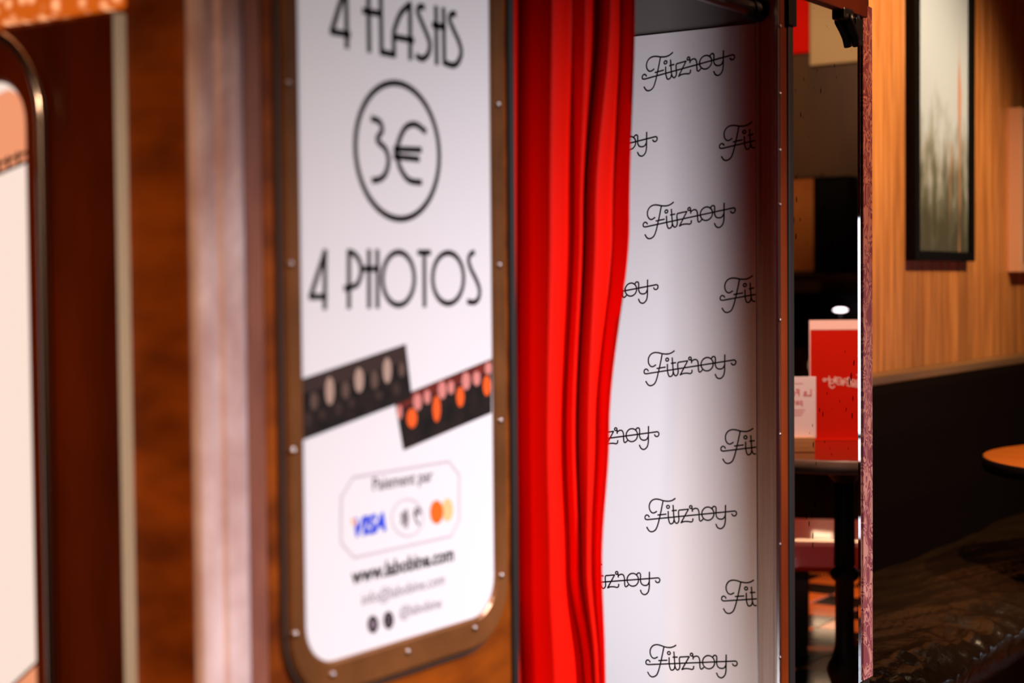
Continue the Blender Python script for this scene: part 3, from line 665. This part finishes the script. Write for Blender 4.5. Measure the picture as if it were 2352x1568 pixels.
# ------------------------------------------------------------------ tables
def table(name, label, c, r, top_m, edge_m, H=.75, br=.20):
    c = Vector(c); t = thing(name, label, 'table', (c.x, c.y, 0))
    MB().lathe((c.x, c.y, H-.038), [(r-.004, 0), (r, .004), (r, .034), (r-.002, .0365)], 64).build('table_rim', edge_m, t)
    MB().lathe((c.x, c.y, H-.0019), [(r-.003, 0), (r-.003, .0012), (r-.006, .0019)], 64).build('table_top', top_m, t)
    R = .026
    n = 32
    prof = [(br, .005), (br, .018), (br*.8, .028), (.07, .05), (.045, .09), (.036, .14), (.044, .165), (.050, .185), (.044, .205), (.034, .22), (R, .26), (R, .43), (.036, .438), (.041, .45), (.036, .462), (R, .47), (R*.9, H-.09), (.05, H-.06), (.12, H-.036)]
    MB().lathe((c.x, c.y, -.005), prof, 28).build('pedestal', 'black_metal', t)
    for i in range(12):
        a = 2*math.pi*i/12; MB().tube([(c.x+R*math.cos(a), c.y+R*math.sin(a), .47), (c.x+R*.92*math.cos(a), c.y+R*.92*math.sin(a), H-.09)], .0035, 6).build('flute', 'black_metal', t)
    return t
tip = onZ(2255, 1044, .75); d = Vector((tip.x-CAM.x, tip.y-CAM.y, 0)).normalized(); rr_ = .48
table('round_table', 'round orange topped table overhanging the leather banquette', tip + Vector((d.y, -d.x, 0))*rr_, rr_, 'table_orange', 'black_metal', .75, .12)
HT2 = .79
pc = seen(1930, 1030, 2, HT2)
vdir = Vector((pc.x, pc.y-1.1, 0)).normalized()              # from the mirrored eye towards this table
edge = seen(1930, 1057, 2, HT2); TR = .29
tc_ = edge + vdir*TR
table('round_table', 'small round dark glossy table holding the red menu, seen in the mirror', tc_, TR, 'table_red', 'table_edge', HT2, .16)
side = Vector((-vdir.y, vdir.x, 0))                          # reads left to right for somebody looking back at the mirror
# red menu standing on the small table
def mirror_pt(px, py, z): return seen(px, py, 2, z)
p0 = mirror_pt(1853, 1008, HT2+.0005); hgt = 3692.98
eye = Vector((0, 1.1, 1.25))
dist = (p0-eye).length
mh = (1008-740)/FPX*dist*1.0
w_in = (mirror_pt(1970, 1008, HT2+.0005)-p0); wd_ = w_in.normalized(); wd_.z = 0; wd_.normalize()
nrm = Vector((eye.x-p0.x, eye.y-p0.y, 0)); nrm = (nrm - wd_*nrm.dot(wd_)).normalized()
mw = .26
menu = thing('menu_card', 'tall red menu card with white top band standing on the small table', 'menu', p0 + wd_*mw/2)
MB().obox(p0, wd_*mw, -nrm*.006, ZX*mh).build('card', 'menu_red', menu)
MB().obox(p0 + ZX*(mh-.028) + nrm*.0008, wd_*mw, -nrm*.0007, ZX*.028).build('white_band', 'menu_white', menu)
MB().obox(p0 - wd_*.003 + nrm*.0008, wd_*.003, -nrm*.0075, ZX*mh).build('white_edge', 'menu_white', menu)
lgp = p0 + wd_*((1916-1853)/FPX*dist) + ZX*((1008-877)/FPX*dist) + nrm*.0012
rd = -wd_                                                    # reading direction on the real card
mb = MB(); logo_mesh(mb, lgp, rd, ZX, nrm, .0026, .85); mb.build('script_logo', 'menu_white', menu, recalc=False)
MB().obox(p0 + ZX*.0 + nrm*.001 - wd_*.0, wd_*mw, nrm*.04, ZX*.002).build('foot', 'menu_red', menu)
# acrylic card holder in a wooden block
b0 = mirror_pt(1862, 1038, HT2+.0005); db = (b0-eye).length; s_ = db/FPX
holder = thing('card_holder', 'pink printed table card standing in a small wooden block', 'card holder', b0)
bw = .12; u_ = -wd_                                          # block extends towards the left of the mirror picture
MB().obox(b0, u_*bw, -nrm*.055, ZX*.040).build('wooden_block', 'wood_block', holder, bevel=.0015)
cb0 = b0 + u_*(-.006) - nrm*.026 + ZX*.036
ch = (1003-868)*s_*1.03
MB().obox(cb0, u_*(bw-.0), -nrm*.004, ZX*ch).build('printed_card', 'card_pink', holder, bevel=.0008)
mb = MB(); t0p = cb0 + u_*.012 + ZX*(ch-.052) + nrm*.0006
lettering(mb, 'La Food', t0p, t0p + u_*.085, ZX, 1.0, .0); t1p = cb0 + u_*.036 + ZX*(ch-.075) + nrm*.0006
lettering(mb, 'par', t1p, t1p + u_*.028, ZX, 1.0, .0)
mb.build('card_words', 'card_red', holder, recalc=False)
for k in range(3):
    a = cb0 + u_*(.03+.004*k) + ZX*(ch-.09-.007*k) + nrm*.0006; mb = MB(); ribbon(mb, [a, a + u_*(.07-.012*k)], .0012, nrm); mb.build('card_line', 'card_red', holder, recalc=False)
a = cb0 + u_*.035 + ZX*(ch-.018) + nrm*.0006; mb = MB(); ribbon(mb, [a, a + u_*.05], .001, nrm); mb.build('card_line', 'card_red', holder, recalc=False)

# ------------------------------------------------------------------ what else the mirror shows across the room
bc = seen(1900, 1240, 2, .40); bv = Vector((bc.x, bc.y-1.1, 0)).normalized(); bs = seen(1990, 1240, 2, .40)-seen(1820, 1240, 2, .40); bs.z = 0
bs = (bs-bv*bs.dot(bv)).normalized()         # towards the right of the mirror picture
bench = thing('red_bench', 'low glossy red bench beyond the small round table, seen in the mirror', 'bench', (bc.x, bc.y, 0))
MB().obox(bc - bs*.16 - ZX*.11, bs*1.0, bv*.50, ZX*.11).build('seat', 'red_lacquer', bench, bevel=.02)
for sx in (-.13, .77):
    for sy in (.03, .42):
        MB().obox(bc + bs*sx + bv*sy - ZX*.40, bs*.055, bv*.05, ZX*.29).build('leg', 'black_metal', bench, bevel=.004)
def far(px, py): return seen(px, py, 0, XFAR)
def far_box(name, label, cat, px0, py0, px1, py1, m, d=.03, parts=None, fm=None, bez=.03):
    a = far(px0, py0); b = far(px1, py1); y0, y1 = sorted((a.y, b.y)); z0, z1 = sorted((a.z, b.z)); z1 = min(z1, 2.74)
    t = thing(name, label, cat, (XFAR, (y0+y1)/2, z0))
    MB().box(XFAR-d, XFAR, y0, y1, z0, z1).build('panel', m, t, bevel=.003)
    if fm:
        for y_a, y_b, z_a, z_b in ((y0-bez, y0, z0-bez, z1+bez), (y1, y1+bez, z0-bez, z1+bez), (y0, y1, z0-bez, z0), (y0, y1, z1, z1+bez)):
            MB().box(XFAR-d-.01, XFAR, y_a, y_b, z_a, z_b).build('frame_bar', fm, t, bevel=.003)
    return t
far_box('wall_panel', 'red painted panel high on the far wall, seen in the mirror', 'panel', 1790, -40, 1858, 122, 'red_panel')
far_box('wall_panel', 'cream panel high on the far wall, seen in the mirror', 'panel', 1860, -40, 2000, 140, 'cream_panel')
far_box('framed_poster', 'amber framed poster on the far wall, seen in the mirror', 'poster', 1800, 412, 1878, 622, 'amber', .02, None, 'dark_wood', .02)
far_box('wall_cabinet', 'black cabinet on the far wall beside the amber poster, seen in the mirror', 'cabinet', 1892, 415, 1962, 622, 'frame_black', .12, None, 'frame_black', .012)
far_box('bench_back', 'black bench back along the far wall, seen in the mirror', 'bench', 1780, 672, 2000, 800, 'frame_black', .10)
lp = seen(1925, 712, 0, XFAR-.22)
lamp = thing('small_lamp', 'small glowing lamp above the black bench back, seen in the mirror', 'lamp', lp)
MB().lathe(lp, [(.0, -.010), (.022, -.008), (.036, 0), (.022, .010), (0, .012)], 20).build('shade', 'lamp_glow', lamp)
MB().tube([lp - ZX*.014, lp - ZX*.10], .006, 8).build('stem', 'black_metal', lamp)
MB().tube([lp - ZX*.10, Vector((XFAR-.09, lp.y, lp.z-.10))], .006, 8).build('arm', 'black_metal', lamp)
# far wall panes: daylight one narrowed for the bevel, low ones added for glints
def window_or_glint_pane(n, y0, y1, z0, z1, pm='day'):
    w = empty_struct('window_%d' % n, (XFAR, (y0+y1)/2, z0))
    MB().box(XFAR-.012, XFAR-.006, y0, y1, z0, z1).build('pane', pm, w)
    for a, b, c, e in ((y0-.03, y0, z0-.03, z1+.03), (y1, y1+.03, z0-.03, z1+.03), (y0, y1, z0-.03, z0), (y0, y1, z1, z1+.03)) + ((((y0+y1)/2-.012, (y0+y1)/2+.012, z0, z1),) if y1-y0 > .2 else ()):
        MB().box(XFAR-.05, XFAR, a, b, c, e).build('window_bar', 'dark_wood', w)
window_or_glint_pane(1, -1.12, -.88, .52, 1.55)
a = far(1862, 828); b = far(1915, 848); window_or_glint_pane(2, min(a.y, b.y), max(a.y, b.y), b.z, a.z, 'low_pane')  # added pane hidden behind the menu, for the bench glint
a = far(1864, 982); b = far(1925, 1004); window_or_glint_pane(3, min(a.y, b.y), max(a.y, b.y), b.z, a.z, 'low_pane')  # added pane hidden behind the menu, for the floor glint
